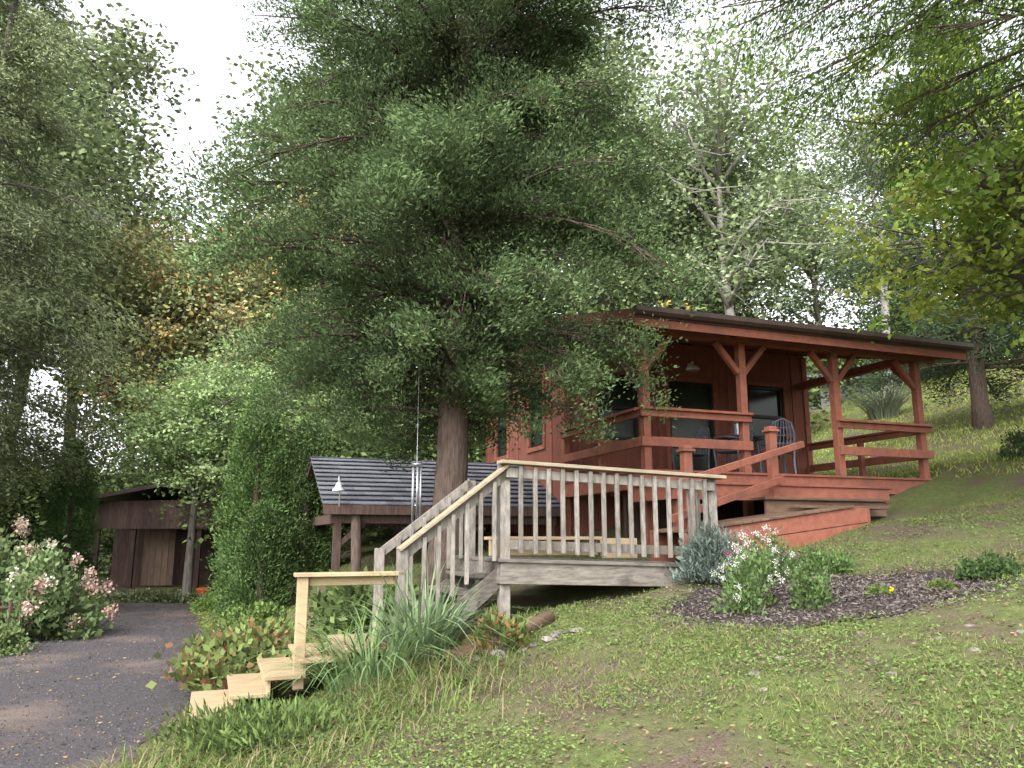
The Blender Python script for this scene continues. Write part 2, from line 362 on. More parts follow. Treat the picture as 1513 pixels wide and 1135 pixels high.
b=MB(); b.box(.05,5.5,2.95,2.98,-.6,FL); b.box(.3,5.3,1.2,1.3,.0,.7); b.obj('crawl_space_skirt',M_dark,cab)

# patio furniture
def chair(s,d,rot):
    x,y=cw(s,d); e=empty('patio_chair',(x,y,FL+.037),ANG+rot); m=MB()
    for sx in (-.22,.22):
        m.tube([(sx,.2,0),(sx*.95,.2,.22),(sx,.22,.42)],.016); m.tube([(sx,-.22,0),(sx*.95,-.2,.22),(sx,-.2,.42),(sx*.95,-.27,.7),(sx*.7,-.3,.88),(0,-.32,.95)],.016)
        m.tube([(sx,-.22,.62),(sx*1.15,0,.66),(sx*1.15,.18,.64),(sx,.22,.42)],.014)
    for a in np.linspace(-.16,.16,6): m.tube([(a,-.2,.43),(a*.9,-.28,.7),(a*.6,-.31,.92)],.009)
    for z in (.55,.68,.8): m.tube([(-.2,-.235-(z-.5)*.15,z),(.2,-.235-(z-.5)*.15,z)],.009)
    m.lathe((0,0,.41),[(.02,0),(.24,0),(.255,.02),(.24,.03),(.02,.03)],16)
    m.obj('chair_frame',M_iron,e)
x,y=cw(2.55,1.25); e=empty('patio_table',(x,y,FL+.037)); m=MB()
m.lathe((0,0,.70),[(.02,0),(.46,0),(.48,.02),(.46,.03),(.02,.03)],28)
for a in range(4):
    c_,s2=math.cos(a*1.57+.7),math.sin(a*1.57+.7); m.tube([(.36*c_,.36*s2,0),(.2*c_,.2*s2,.25),(.16*c_,.16*s2,.45),(.36*c_,.36*s2,.70)],.018)
m.obj('table_frame',M_iron,e)
pl=empty('table_lantern',(x,y,FL+.037+.735)); m=MB(); m.lathe((0,0,0),[(.07,0),(.08,.03),(.06,.05),(.06,.24),(.085,.26),(.03,.34),(.01,.4)],10); m.obj('lantern_body',M_metal,pl)
chair(2.1,.8,.5); chair(2.85,.62,-.3); chair(3.25,1.4,-1.7); chair(1.75,1.5,1.8)

# ---------------------------------------------------------------- grey deck and stairs
dk=empty('wooden_deck_stairs',(-.08,7.7,0),ANG)
def dz(x): return -.035*x
d=MB(); db=MB()
d.box(-.05,.05,-.05,.05,-1.05,.70); d.box(2.30,2.40,-.05,.05,-.6,.62)
d.beam((.0,-.075,.62),(2.35,-.075,.62+dz(2.35)),.04,.09); d.beam((.05,-.03,-.06),(2.3,-.03,-.06+dz(2.3)),.04,.09)
for i in range(15):
    x=.13+i*.148; jx=rng.normal()*.005; d.box(x-.019+jx,x+.019+jx,-.135,-.097,-.14+dz(x)+rng.normal()*.008,.685+dz(x))
d.beam((2.35,.05,.6),(2.35,.75,.6),.09,.04)
for i in range(3): d.box(2.40,2.438,.15+i*.17,.188+i*.17,-.2,.6)
db.beam((-.06,-.075,-.32),(2.42,-.075,-.32+dz(2.4)),.045,.2); db.beam((-.04,1.55,-.32),(2.42,1.55,-.40),.045,.2); db.beam((-.06,-.05,-.32),(-.06,1.53,-.32),.045,.2)
yy=-.12
while yy<1.5: db.beam((-.09,yy+.065,-.203),(2.45,yy+.065,-.203+dz(2.5)),.132,.034); yy+=.138
for x in (.05,2.3): db.box(x-.045,x+.045,1.45,1.54,-1.0,-.3)
cap=MB(); cap.beam((-.08,-.09,.722),(2.46,-.09,.722+dz(2.46)),.15,.035)
def flight(y,capit=True):
    d.beam((0,y,.60),(-1.0,y,-.17),.04,.09)
    if capit: cap.beam((.02,y-.015,.70),(-1.03,y-.015,-.105),.14,.032)
    for i in range(6):
        x=-.12-.135*i; z=.6+.77*x; d.box(x-.018,x+.018,y-.058,y-.021,z-.72,z+.02)
    d.box(-1.03,-.94,y-.045,y+.045,-1.2,-.10)
    db.prism([(0,y,-.42),(0,y,-.22),(-.95,y,-.95),(-.95,y,-1.2),(-.8,y,-1.1)],(0,.04,0))
flight(-.03); flight(1.05,False)
d.box(-.05,.05,1.03,1.13,-1,.62)
for i in range(4):
    x=-.18-.2*i; z=-.22-.15*(i+1); db.box(x-.1,x+.14,.02,1.04,z,z+.035)
d.obj('railing_balusters',M_gray,dk,.003); db.obj('deck_frame',M_grayh,dk,.003)
nw=MB()
nw.box(-1.9,-1.81,-.05,.04,-1.25,-.33); nw.beam((-1.93,-.005,-.312),(-.98,-.005,-.312),.14,.035); nw.beam((-1.8,.02,-.37),(-1.03,.02,-.37),.04,.075)
for (a,b_,z) in ((-1.1,-1.5,-.93),(-1.5,-1.86,-1.0),(-1.86,-2.14,-1.12),(-2.12,-2.4,-1.25),(-2.38,-2.7,-1.38)):
    nw.box(b_,a+.02,-.12,.95,z-.035,z); nw.box(b_+.03,b_+.06,-.08,.9,z-.16,z-.037)
nw.box(.1,1.35,.7,.74,-.18,-.02); nw.box(.1,1.35,.55,.9,-.017,.018); nw.box(1.45,1.9,.8,.84,-.22,.0)
nw.obj('new_steps_and_rail',M_new,dk,.004)
cap.obj('rail_cap',pmat('rail_cap_wood',(.20,.16,.105),(.31,.26,.185),scale=9,stretch=(.5,3,3),island=.1,c3=(.155,.13,.10)),dk,.004)

# ---------------------------------------------------------------- carport
cp=empty('carport',(-2.9,12.85,0),ANG); m=MB()
EZ=.52;RZ=1.5;RY=2.2
nrow=11; LX=4.1
for i in range(nrow):
    y0=RY*i/nrow-.02; y1=RY*(i+1)/nrow+.05; z0=EZ+(RZ-EZ)*i/nrow+.02; z1=EZ+(RZ-EZ)*(i+1)/nrow
    x=-.15+ (0 if i%2 else -.15)
    while x<LX:
        x2=min(x+.3,LX); xx=max(x,-.15)
        if x2-xx>.02: m.prism([(xx+.002,y0,z0),(xx+.002,y1,z1),(xx+.002,y1,z1+.012),(xx+.002,y0,z0+.014)],(x2-xx-.004,0,0))
        x+=.3
for i in range(nrow):
    y0=4.4-RY*i/nrow+.02; y1=4.4-RY*(i+1)/nrow-.05; z0=EZ+(RZ-EZ)*i/nrow+.02; z1=EZ+(RZ-EZ)*(i+1)/nrow
    m.prism([(-.15,y0,z0),(-.15,y1,z1),(-.15,y1,z1+.012),(-.15,y0,z0+.014)],(LX+.15,0,0))
m.obj('shingles',M_shingle,cp)
m=MB(); m.prism([(-.12,0,EZ-.02),(-.12,RY,RZ-.02),(-.12,4.4,EZ-.02),(-.12,4.4,EZ-.08),(-.12,RY,RZ-.1),(-.12,0,EZ-.08)],(LX+.08,0,0))
m.box(-.14,LX,-.05,-.01,EZ-.14,EZ+.01); m.box(.0,LX-.1,.12,.24,EZ-.28,EZ-.1); m.box(.0,LX-.1,4.1,4.22,EZ-.28,EZ-.1)
for x in (0.12,2.0,3.9):
    m.box(x-.06,x+.06,.12,.24,-1.5,EZ-.28); m.box(x-.06,x+.06,4.1,4.22,-1.3,EZ-.28)
m.box(.06,.18,.25,4.1,EZ-.28,EZ-.12)
m.beam((.15,.18,-.1),(.55,.18,EZ-.28),.08,.08); m.beam((1.97,.18,-.1),(1.55,.18,EZ-.28),.08,.08)
m.obj('frame',M_dark,cp)
m=MB(); m.tube([(.42,.05,-1.4),(.44,.06,-.6),(.40,.08,EZ-.13)],[.1,.085,.08],9); m.obj('log_post',M_bark,cp,smooth=True)
e=empty('hanging_bell_lamp',(-2.78,12.72,.0)); m=MB()
m.tube([(0,.12,.5),(0,.1,.92),(0,.03,.98),(0,0,.9)],.012); m.lathe((0,0,.74),[(.10,0),(.095,.02),(.055,.07),(.04,.12),(.015,.15)],16); m.obj('bell_shade',M_white,e,smooth=True)
e=empty('wind_chime',(-1.06,8.8,0)); m=MB(); m.lathe((0,0,.80),[(.06,0),(.06,.015)],14); m.lathe((0,0,.35),[(.03,0),(.03,.012)],12)
m.tube([(0,0,1.9),(0,0,.35),(0,0,-.05)],.003,4)
for i,(ln) in enumerate((.62,.68,.74,.58,.5)):
    a=i*1.2566; m.tube([(.045*math.cos(a),.045*math.sin(a),.77),(.045*math.cos(a),.045*math.sin(a),.77-ln)],.012,8)
m.obj('chime_tubes',M_metal,e,smooth=True)

# ---------------------------------------------------------------- garden shed
sh=empty('garden_shed',(-13.3,25.6,-1.55),math.radians(6)); m=MB()
x=0.0
while x<4.3: m.box(x,x+.195,1.6,1.64,0,2.3); x+=.2
for x in (0,4.2): m.box(x,x+.08,1.64,5,0,2.3)
m.box(0,4.28,5,5.05,0,2.3)
x=-.1
while x<4.3: m.box(x,x+.145,-.04,0,1.85,2.76-abs(x-2.1)*.02); x+=.15
for x in (.05,1.15,3.2,4.15): m.box(x-.07,x+.07,.02,.16,0,1.9)
m.box(-.1,4.4,.02,.14,1.9,2.05)
M_shed=pmat('shed_siding',(.06,.038,.033),(.135,.085,.073),scale=8,stretch=(3,3,.4),rough=.85,island=.3)
m.obj('siding',M_shed,sh)
m=MB(); m.prism([(-.6,-.4,2.65),(2.15,-.4,3.2),(4.9,-.4,2.65),(4.9,-.4,2.75),(2.15,-.4,3.32),(-.6,-.4,2.75)],(0,5.8,0)); m.obj('roof',M_roofm,sh)
m=MB(); 
for i in range(5): m.box(1.35+i*.2,1.54+i*.2,.5,.545,.05,1.85)
m.box(1.3,2.4,.55,1.59,1.87,1.9)
m.obj('plank_door',pmat('door_wood',(.13,.085,.06),(.21,.145,.11),scale=6,stretch=(3,3,.4)),sh)

hx,hy=17.6,40.5; hz=gz(hx,hy)
e=empty('neighbor_house',(hx,hy,hz),.12); m=MB(); m.box(-4,4,0,6,-1,2.3); m.obj('walls',M_wall2,e)
m=MB(); m.prism([(-4.4,-.5,2.25),(-4.4,3,3.3),(-4.4,6.5,2.25),(-4.4,6.5,2.35),(-4.4,3,3.4),(-4.4,-.5,2.35)],(8.8,0,0))
for x in np.arange(-4.3,4.4,.4): m.prism([(x,-.5,2.352),(x,3,3.402),(x,3,3.43),(x,-.5,2.38)],(.03,0,0))
m.obj('roof',M_mroof,e)
m=MB(); m.box(-2.5,-1.6,-.02,-.003,.8,2); m.box(1.4,2.4,-.02,-.003,.8,2); m.obj('windows',M_glass,e)

e=empty('rustic_fence',(0,0,0)); m=MB()
for i in range(8):
    x=-8.1+i*.12; y=11.9+.06*i; z=gz(x,y); hgt=rng.uniform(.6,.85); m.tube([(x,y,z-.1),(x+rng.normal()*.02,y,z+hgt)],[.04,.03],7)
m.tube([(-8.15,11.9,-1.0),(-7.2,12.35,-1.03)],.03,7); m.obj('pickets',M_dark,e)

# ---------------------------------------------------------------- vegetation generators
def conifer(seed,H,zb,prof,nl,up,droop,lpm,ll,lw,cA,cB,r0=.2,lean=(0,0),hang=.0,spread=.13,ncl=9,width=.38,bark=None,mat=None,name='conifer',az=None,grad=.3,t0=.2,limb=.2,low=None):
    r=np.random.default_rng(seed); mb=MB(); L=Leaves()
    def tr(z): f=z/H; return np.array([lean[0]*f+.06*math.sin(z*.9),lean[1]*f+.05*math.sin(z*.7+1),z])
    zs=np.linspace(-.3,H,14); mb.tube([tr(z) for z in zs],[r0*(1-.93*max(z,0)/H)*(1.35 if z<.2 else 1) for z in zs],9)
    for i in range(nl):
        z=zb+(H-zb)*(i+r.uniform())/nl; a=r.uniform(0,2*math.pi) if az is None else az(r)
        Ln=max(.25,prof(z/H)*r.uniform(.6,1.15)); h=np.array([math.cos(a),math.sin(a),0]); pr=np.array([-h[1],h[0],0])
        if low is not None: Ln*=low(z,a)
        u=up*r.uniform(.5,1.4); dr=droop*r.uniform(.6,1.4); bend=r.uniform(-.25,.25)
        def P(t): 
            t=np.atleast_1d(t)[:,None]; return tr(z)+h*Ln*t+pr*Ln*bend*t**2+np.array([0,0,1])*(u*Ln*t-dr*Ln*t**2)
        pts=P(np.linspace(0,1,6)); rb=r0*limb*min(1,Ln/2)+.005; mb.tube(list(pts),[rb*(1-.85*t) for t in np.linspace(0,1,6)],5)
        nc=max(4,int(ncl*Ln**.8)); tc=t0+(1.05-t0)*r.uniform(size=nc)**.75; sc=r.uniform(-1,1,nc)
        cen=P(tc)+pr*(sc*width*Ln*(1.15-tc))[:,None]+np.array([0,0,1])*(r.normal(size=nc)*.06*Ln)[:,None]
        for j in range(0,nc,2): 
            q=P(max(tc[j]-.2,.05))[0]; mb.tube([q,(q+cen[j])/2+r.normal(size=3)*.03,cen[j]],[rb*.35,rb*.25,.003],4)
        n=int(lpm*Ln); k=r.integers(0,nc,n)
        C=cen[k]+r.normal(size=(n,3))*spread*np.array([1,1,.6])*min(1.4,.6+Ln*.25)
        D=h*.5+pr*(np.sign(sc[k])*.5)[:,None]+r.normal(size=(n,3))*.45+np.array([0,0,.35-hang]); D=unit(D)*(ll*r.uniform(.6,1.3,n))[:,None]
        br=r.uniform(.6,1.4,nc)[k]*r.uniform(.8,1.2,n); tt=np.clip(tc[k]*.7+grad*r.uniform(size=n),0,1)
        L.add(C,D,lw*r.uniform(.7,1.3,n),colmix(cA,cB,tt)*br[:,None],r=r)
    return mb.mesh(name+'_trunk',bark,True),L.mesh(name+'_foliage',mat)

def decid(seed,H,r0,zc,rx,rz,nl,nsub,lpc,leaf,cA,cB,spread,bark,mat,name,cC=None,fork=.25,hang=0.,pC=.45):
    r=np.random.default_rng(seed); mb=MB(); L=Leaves(); top=zc+rz*.6
    ph=r.uniform(0,6,2)
    def tr(z): return np.array([.15*math.sin(z*.35+ph[0])*H/10,.15*math.sin(z*.3+ph[1])*H/10,z])-np.array([.15*math.sin(ph[0])*H/10,.15*math.sin(ph[1])*H/10,0])
    zs=np.linspace(-.3,top,10); mb.tube([tr(z) for z in zs],[r0*(1-.85*max(z,0)/top)*(1.3 if z<.1 else 1) for z in zs],9)
    for i in range(nl):
        v=unit(r.normal(size=(1,3)))[0]; v[2]=v[2]*.9+.1; e=np.array([0,0,zc])+v*np.array([rx,rx,rz])*r.uniform(.6,1)
        zt=max(fork*H,min(top*.95,e[2]-abs(r.uniform(.15,.45))*math.hypot(e[0],e[1])-.05*H)); s=tr(zt)
        mid=(s+e)/2+np.array([0,0,.08*H*r.uniform(0,1)])+r.normal(size=3)*.05*rx
        def P(t): return s*(1-t)**2+2*mid*t*(1-t)+e*t*t
        rb=r0*.35; mb.tube([P(t) for t in np.linspace(0,1,6)],[rb*(1-.8*t) for t in np.linspace(0,1,6)],5)
        for j in range(nsub):
            t=r.uniform(.35,1); q=P(t); o=r.normal(size=3)*np.array([1,1,.6])*rx*.22; c=q+o
            mb.tube([q,(q+c)/2+r.normal(size=3)*.02*rx,c],[rb*.3,rb*.2,.004],4)
            n=int(lpc*r.uniform(.5,1.4)); C=c+r.normal(size=(n,3))*spread*np.array([1,1,.55])
            D=unit(r.normal(size=(n,3))*np.array([1,1,.45])-np.array([0,0,hang]))*(leaf*r.uniform(.6,1.25,n))[:,None]
            K=colmix(cA,cB,r.uniform(0,1,n))
            if cC is not None and r.uniform()<pC: K=colmix(cC,cB,r.uniform(0,.8,n))
            K=K*(r.uniform(.7,1.3)*r.uniform(.8,1.2,n))[:,None]
            L.add(C,D,leaf*.34*r.uniform(.7,1.2,n),K,flat=1.2,r=r)
    return mb.mesh(name+'_trunk',bark,True),L.mesh(name+'_foliage',mat)

def place(name,ms,x,y,rot=0,sc=1,parent=None,dzz=0,z=None,sz=None):
    e=bpy.data.objects.new(name,None); e.location=(x,y,(gz(x,y) if z is None else z)+dzz); e.rotation_euler=(0,0,rot); e.scale=(sc,sc,sz or sc); link(e,parent)
    for m_,nm in zip(ms,('trunk','foliage')): link(bpy.data.objects.new(nm,m_),e)
    return e

# ---- main red cedar
cprof=lambda f: float(np.interp(f,[0,.16,.22,.35,.5,.63,.8,1],[1.7,2.3,2.55,2.8,2.6,2.2,1.3,.2]))
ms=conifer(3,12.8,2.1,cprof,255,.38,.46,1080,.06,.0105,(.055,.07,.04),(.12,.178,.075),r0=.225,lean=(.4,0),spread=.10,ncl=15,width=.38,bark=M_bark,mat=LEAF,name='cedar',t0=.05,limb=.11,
   low=lambda z,a:(.86 if (z<4.4 and math.cos(a)>.2) else 1.0)*(.75 if (z<3.2 and math.sin(a)<-.5) else 1))
place('cedar_tree',ms,-.84,9.55)
# ---- hemlocks on the left
hprof=lambda f: float(np.interp(f,[0,.1,.3,.6,1],[2.6,3.0,3.2,2.4,.2]))
hem=conifer(5,18,3.2,hprof,170,.10,.36,380,.13,.018,(.13,.155,.085),(.235,.28,.145),r0=.24,hang=.75,spread=.2,ncl=9,width=.4,bark=M_bark2,mat=LEAFV,name='hemlock',limb=.14)
place('hemlock_tree',hem,-12.2,17.2,.3,1.0)
place('hemlock_tree',hem,-16.5,21,2.2,1.0)
place('hemlock_tree',hem,-11.2,12.6,4.0,.66,sz=.8)
# ---- pine on the right
pprof=lambda f: float(np.interp(f,[0,.15,.4,.7,1],[2.5,3.3,3.0,1.9,.2]))
pin=conifer(8,11,1.3,pprof,130,.12,.2,430,.13,.013,(.045,.06,.038),(.09,.13,.065),r0=.2,hang=.3,spread=.17,ncl=8,bark=M_bark,mat=LEAF,name='pine')
place('pine_tree',pin,10.9,18,1.0,1.0)
# ---- dogwood
dog=decid(21,5.8,.12,4.35,2.3,1.8,26,13,85,.10,(.25,.36,.14),(.40,.50,.24),.22,M_bark2,LEAF,'dogwood',hang=.3,fork=.35)
place('dogwood_tree',dog,-8.0,20.0,.4,1.0)
# ---- overhanging maple at right
mp=decid(33,9,.2,5.6,3.5,2.5,28,11,58,.12,(.13,.21,.045),(.25,.36,.085),.2,M_bark2,LEAF,'maple',cC=(.33,.36,.08),hang=.5)
place('maple_tree',mp,7.9,10.4,.4,1.0,dzz=-1.3)
# ---- overhanging conifer near right of camera
ov=conifer(41,8.2,4.3,lambda f:4.7,24,.05,.16,640,.075,.0095,(.05,.08,.025),(.11,.17,.042),r0=.15,hang=1.1,spread=.15,ncl=10,width=.28,bark=M_bark,mat=LEAF,name='overhang',az=lambda r:r.uniform(2.2,3.6))
place('spruce_tree',ov,6.6,6.2,0,1,dzz=0)

# ---- distant forest
forest=empty('distant_forest')
gA=decid(51,20,.28,12.5,4.6,7.6,38,11,54,.25,(.12,.155,.075),(.22,.27,.135),.6,M_bark2,LEAFV,'forest_a',fork=.2)  # paler far-tree leaf colours: distance haze is painted into them
gB=decid(52,20,.25,12,4.2,7.8,36,11,54,.25,(.145,.185,.09),(.265,.32,.16),.6,M_bark2,LEAFV,'forest_b',fork=.2)
gC=decid(53,15,.22,9,4.0,5.6,36,11,54,.22,(.18,.215,.10),(.31,.34,.16),.55,M_bark2,LEAFV,'forest_c',cC=(.48,.30,.11),fork=.2,pC=.28)
r=np.random.default_rng(99)
def elev(a):
    return float(np.interp(a,[-1.3,-.62,-.53,-.48,-.30,-.26,.2,.26,.45,.6,1.3],[.8,.8,.7,.46,.46,.7,.72,.54,.52,.54,.65]))
i=0
for Y0 in (28,41):
    step=5.6/Y0
    for a in np.arange(-1.1,1.1,step):
        aa=a+r.uniform(-.3,.3)*step; y=Y0+r.uniform(-2,2); x=aa*y
        if Y0==28 and (-.58<aa<-.28 or .26<aa<.62): continue
        g=gz(x,y); Ht=elev(aa)*y*r.uniform(.88,1.06)-g; v=r.choice(3,p=[.5,.44,.06]); ms=(gA,gB,gC)[v]
        base=(20,20,15)[v]; sc=max(.35,Ht/base); place('tree_%d'%i,ms,x,y,r.uniform(0,6),min(sc,1.5)*r.uniform(.85,1.1),forest,sz=sc); i+=1
for (x,y,Ht) in ((-14.6,33,15.5),(-11.2,35,17),(-17.6,36,17.5),(-9.3,32,15)):
    place('tree_%d'%i,gC,x,y,r.uniform(0,6),Ht/15*.85,forest,sz=Ht/15); i+=1
mA=decid(61,15,.24,9.5,3.6,5.8,28,10,32,.2,(.17,.225,.105),(.31,.38,.20),.5,pmat('pale_bark',(.2,.185,.165),(.36,.34,.31),scale=8,stretch=(2,2,.5)),LEAF,'ash',fork=.3)
place('ash_tree',mA,7.4,24.5,.4,.95)
place('ash_tree',mA,14.5,30,2.4,.9)
und=empty('woodland_undergrowth')
ub=decid(71,3.2,.06,1.7,2.2,1.5,24,8,50,.13,(.09,.125,.05),(.18,.24,.09),.35,M_bark2,LEAFV,'undergrowth',fork=.05)
for i in range(40):
    a=-1.05+2.1*i/40+r.uniform(-.02,.02); y=r.uniform(25,36)
    if .28<a<.74: y=r.uniform(38,44)
    if -.62<a<-.3: y=r.uniform(32,36)
    place('bush_%d'%i,ub,a*y,y,r.uniform(0,6),r.uniform(1.1,1.9),und)
for (x,y,s) in ((-4.2,19,1.2),(-2.5,20,1.3),(-6.0,25,1.3),(-3,24,1.5),(-13.2,15.5,.9),(-15.4,20,1.0),(-7.4,24.6,.7)): place('bush_x',ub,x,y,r.uniform(0,6),s,und)

# ---- arborvitae columns
def column(name,x,y,Hh,R,seed,cA,cB,n=26000,leaf=.07):
    r=np.random.default_rng(seed); L=Leaves(); nc=420
    zc=Hh*r.uniform(0,1,nc)**.9; rr=R*np.clip(np.interp(zc/Hh,[0,.1,.45,.8,1],[.8,1,.95,.6,.08]),0,1)*r.uniform(.6,1.12,nc); a=r.uniform(0,6.28,nc)
    cen=np.stack([rr*np.cos(a),rr*np.sin(a),zc],1); k=r.integers(0,nc,n)
    C=cen[k]+r.normal(size=(n,3))*[.08,.08,.1]; D=unit(np.stack([np.cos(a[k])*.6,np.sin(a[k])*.6,np.full(n,.6)],1)+r.normal(size=(n,3))*.45)*(leaf*r.uniform(.6,1.3,n))[:,None]
    K=colmix(cA,cB,r.uniform(0,1,n))*r.uniform(.6,1.4,nc)[k][:,None]; L.add(C,D,leaf*.2,K,r=r)
    mb=MB(); mb.tube([(0,0,-.2),(0,0,Hh*.5),(0,0,Hh*.93)],[.09,.06,.01],7)
    place(name,(mb.mesh(name+'_trunk',M_bark),L.mesh(name+'_foliage',LEAF)),x,y,0,1)
column('arborvitae',-4.95,15.4,4.3,.58,1,(.065,.105,.035),(.13,.21,.07),30000)
column('arborvitae',-4.1,15.9,3.2,.6,2,(.06,.095,.035),(.12,.18,.065),30000)
column('arborvitae',-4.45,14.4,1.9,.5,6,(.055,.09,.03),(.10,.155,.055),16000)
column('arborvitae',-11.9,21.5,4.1,.65,3,(.06,.11,.04),(.12,.19,.07))

# ---- shrubs
def shrub(name,x,y,rx,ry,rz,n,leaf,cA,cB,seed,flowers=None,fl_n=0,fl_r=.05,fl_leaf=.02,lw=.32,nc=None,up=.3,zoff=0,cC=None,pC=.25):
    r=np.random.default_rng(seed); L=Leaves(); nc=nc or 50
    v=unit(r.normal(size=(nc,3))); v[:,2]=np.abs(v[:,2]); cen=v*r.uniform(.35,1,nc)[:,None]*[rx,ry,rz]
    k=r.integers(0,nc,n); C=cen[k]+r.normal(size=(n,3))*np.array([rx,ry,rz])*.13; C[:,2]=np.abs(C[:,2])
    D=unit(v[k]*.6+r.normal(size=(n,3))*.6+[0,0,up])*(leaf*r.uniform(.6,1.25,n))[:,None]
    K=colmix(cA,cB,r.uniform(0,1,n))
    if cC is not None:
        mk=(r.uniform(size=n)<pC); K[mk]=colmix(cC,cB,r.uniform(0,.6,mk.sum()))
    L.add(C,D,leaf*lw*r.uniform(.7,1.2,n),K*r.uniform(.65,1.3,nc)[k][:,None],r=r)
    if flowers is not None:
        v=unit(r.normal(size=(fl_n,3))); v[:,2]=np.abs(v[:,2])*.8+.2; fc=v*[rx*1.08,ry*1.08,rz*1.12]*r.uniform(.85,1.1,(fl_n,1)); m_=70 if fl_r>.1 else 40
        C=np.repeat(fc,m_,0)+r.normal(size=(fl_n*m_,3))*fl_r*(.33 if fl_r>.1 else .5); D=unit(r.normal(size=(fl_n*m_,3)))*fl_leaf
        ci=r.integers(0,len(flowers),fl_n); K=np.repeat(np.array(flowers)[ci],m_,0)*r.uniform(.8,1.1,(fl_n*m_,1)); L.add(C,D,fl_leaf*.45,K,r=r)
    mb=MB()
    for i in range(min(nc,18)): c=cen[i]; mb.tube([(0,0,-.05),(c[0]*.4,c[1]*.4,c[2]*.55),tuple(c)],[.012,.008,.003],4)
    place(name,(mb.mesh(name+'_stems',M_bark2),L.mesh(name+'_leaves',LEAF)),x,y,0,1,dzz=zoff)
shrub('hydrangea_bush',-7.35,12.9,.85,.8,1.2,6500,.11,(.11,.15,.065),(.2,.27,.12),1,[(.55,.40,.34),(.55,.53,.42),(.50,.33,.27)],20,.17,.05)
shrub('hydrangea_bush',-8.6,13.3,.9,.9,1.7,6500,.11,(.11,.15,.065),(.21,.27,.13),2,[(.58,.56,.46),(.52,.4,.32)],15,.17,.05)
shrub('boxwood_shrub',-7.3,11.2,.6,.6,.42,5000,.06,(.10,.14,.05),(.19,.25,.11),3)
shrub('boxwood_shrub',-8.7,15.0,.8,.9,.45,5000,.07,(.11,.16,.05),(.23,.29,.11),4)
shrub('groundcover_shrub',-8.6,20.0,1.5,.4,.3,5000,.08,(.10,.14,.05),(.22,.24,.14),5)
shrub('groundcover_shrub',-6.2,17.8,.7,.5,.4,3500,.07,(.09,.15,.04),(.17,.26,.07),6)
shrub('groundcover_shrub',-4.2,13.4,.7,.5,.4,3500,.07,(.09,.14,.04),(.18,.26,.08),16)
shrub('lavender_bush',2.12,8.1,.42,.38,.5,5200,.085,(.085,.115,.095),(.16,.20,.17),7,lw=.12,up=.8,nc=90)
shrub('aster_bush',1.98,6.85,.26,.25,.52,2300,.045,(.08,.13,.045),(.16,.23,.09),8,[(.62,.62,.58)],14,.03,.012,nc=60,up=.9,lw=.24)
shrub('aster_bush',2.42,7.7,.34,.3,.46,2200,.045,(.08,.13,.045),(.16,.22,.09),9,[(.66,.66,.62),(.66,.66,.62),(.45,.13,.3)],34,.035,.012,nc=50,up=.9,lw=.24)
shrub('perennial_clump',2.48,6.75,.22,.2,.32,1300,.045,(.07,.115,.04),(.14,.21,.075),10,nc=40,up=.8,lw=.24)
shrub('perennial_clump',3.1,8.2,.35,.3,.26,1300,.05,(.06,.11,.035),(.13,.2,.07),11,[(.45,.12,.28)],3,.02,.012,nc=40,up=.9,lw=.24)
shrub('boxwood_shrub',4.15,7.05,.24,.22,.24,2600,.04,(.045,.08,.03),(.10,.15,.055),12)
shrub('marigold_plant',2.98,6.65,.1,.1,.13,420,.035,(.07,.12,.03),(.13,.2,.05),13,[(.65,.48,.02)],2,.03,.018,nc=14)
shrub('perennial_clump',3.55,6.75,.14,.12,.1,500,.035,(.07,.11,.03),(.13,.18,.05),14,nc=20)
shrub('perennial_clump',-.1,7.0,.26,.22,.28,700,.1,(.08,.12,.03),(.18,.22,.08),15,lw=.16,up=.8,nc=24,cC=(.35,.16,.08),pC=.2)
shrub('boxwood_shrub',8.6,13.2,.4,.4,.4,2600,.05,(.035,.055,.028),(.08,.12,.05),17)
shrub('orange_shrub',4.9,22.5,1.2,1.0,3.6,4500,.16,(.30,.24,.06),(.48,.26,.07),18,nc=70,zoff=1.2)
shrub('hosta_bed',-2.75,8.7,.85,.95,.5,3600,.11,(.09,.13,.045),(.22,.26,.09),19,lw=.32,nc=80,cC=(.22,.09,.06),pC=.25)
shrub('hosta_bed',-3.3,10.4,.7,.9,.45,2600,.11,(.09,.13,.045),(.2,.24,.08),20,lw=.32,nc=60,cC=(.25,.15,.07),pC=.2)
shrub('hosta_bed',-1.7,9.3,.7,.7,.6,2300,.12,(.08,.12,.04),(.16,.22,.08),22,lw=.3,nc=50)
shrub('fern_clump',-1.55,5.95,.85,.5,.26,5200,.08,(.08,.125,.04),(.165,.22,.075),23,lw=.12,nc=90,up=.8)

def tuft(name,x,y,R,n,Lm,w,cA,cB,seed,lean=(.3,1.1)):
    r=np.random.default_rng(seed); a=r.uniform(0,6.28,n); rr=R*np.sqrt(r.uniform(0,1,n))
    bx=x+rr*np.cos(a); by=y+rr*np.sin(a); az=a+r.normal(size=n)*.5
    base=np.stack([bx,by,G(bx,by)-.02],1)
    me=strands(name,base,az,Lm*r.uniform(.6,1.15,n),w*r.uniform(.7,1.2,n),r.uniform(lean[0],lean[1],n),colmix(cA,cB,r.uniform(0,1,n)),LEAF)
    link(bpy.data.objects.new(name,me))
tuft('iris_clump',-.75,7.0,.24,190,1.0,.010,(.10,.155,.075),(.23,.30,.16),1,(.15,1.2))
tuft('iris_clump',-1.15,6.75,.32,170,.85,.009,(.10,.16,.065),(.22,.30,.13),2,(.3,1.4))
tuft('daylily_clump',-1.5,7.55,.3,170,.65,.011,(.08,.15,.04),(.18,.27,.09),3)
tuft('ornamental_grass',12.4,26,.45,380,1.7,.02,(.16,.19,.12),(.28,.30,.22),4)
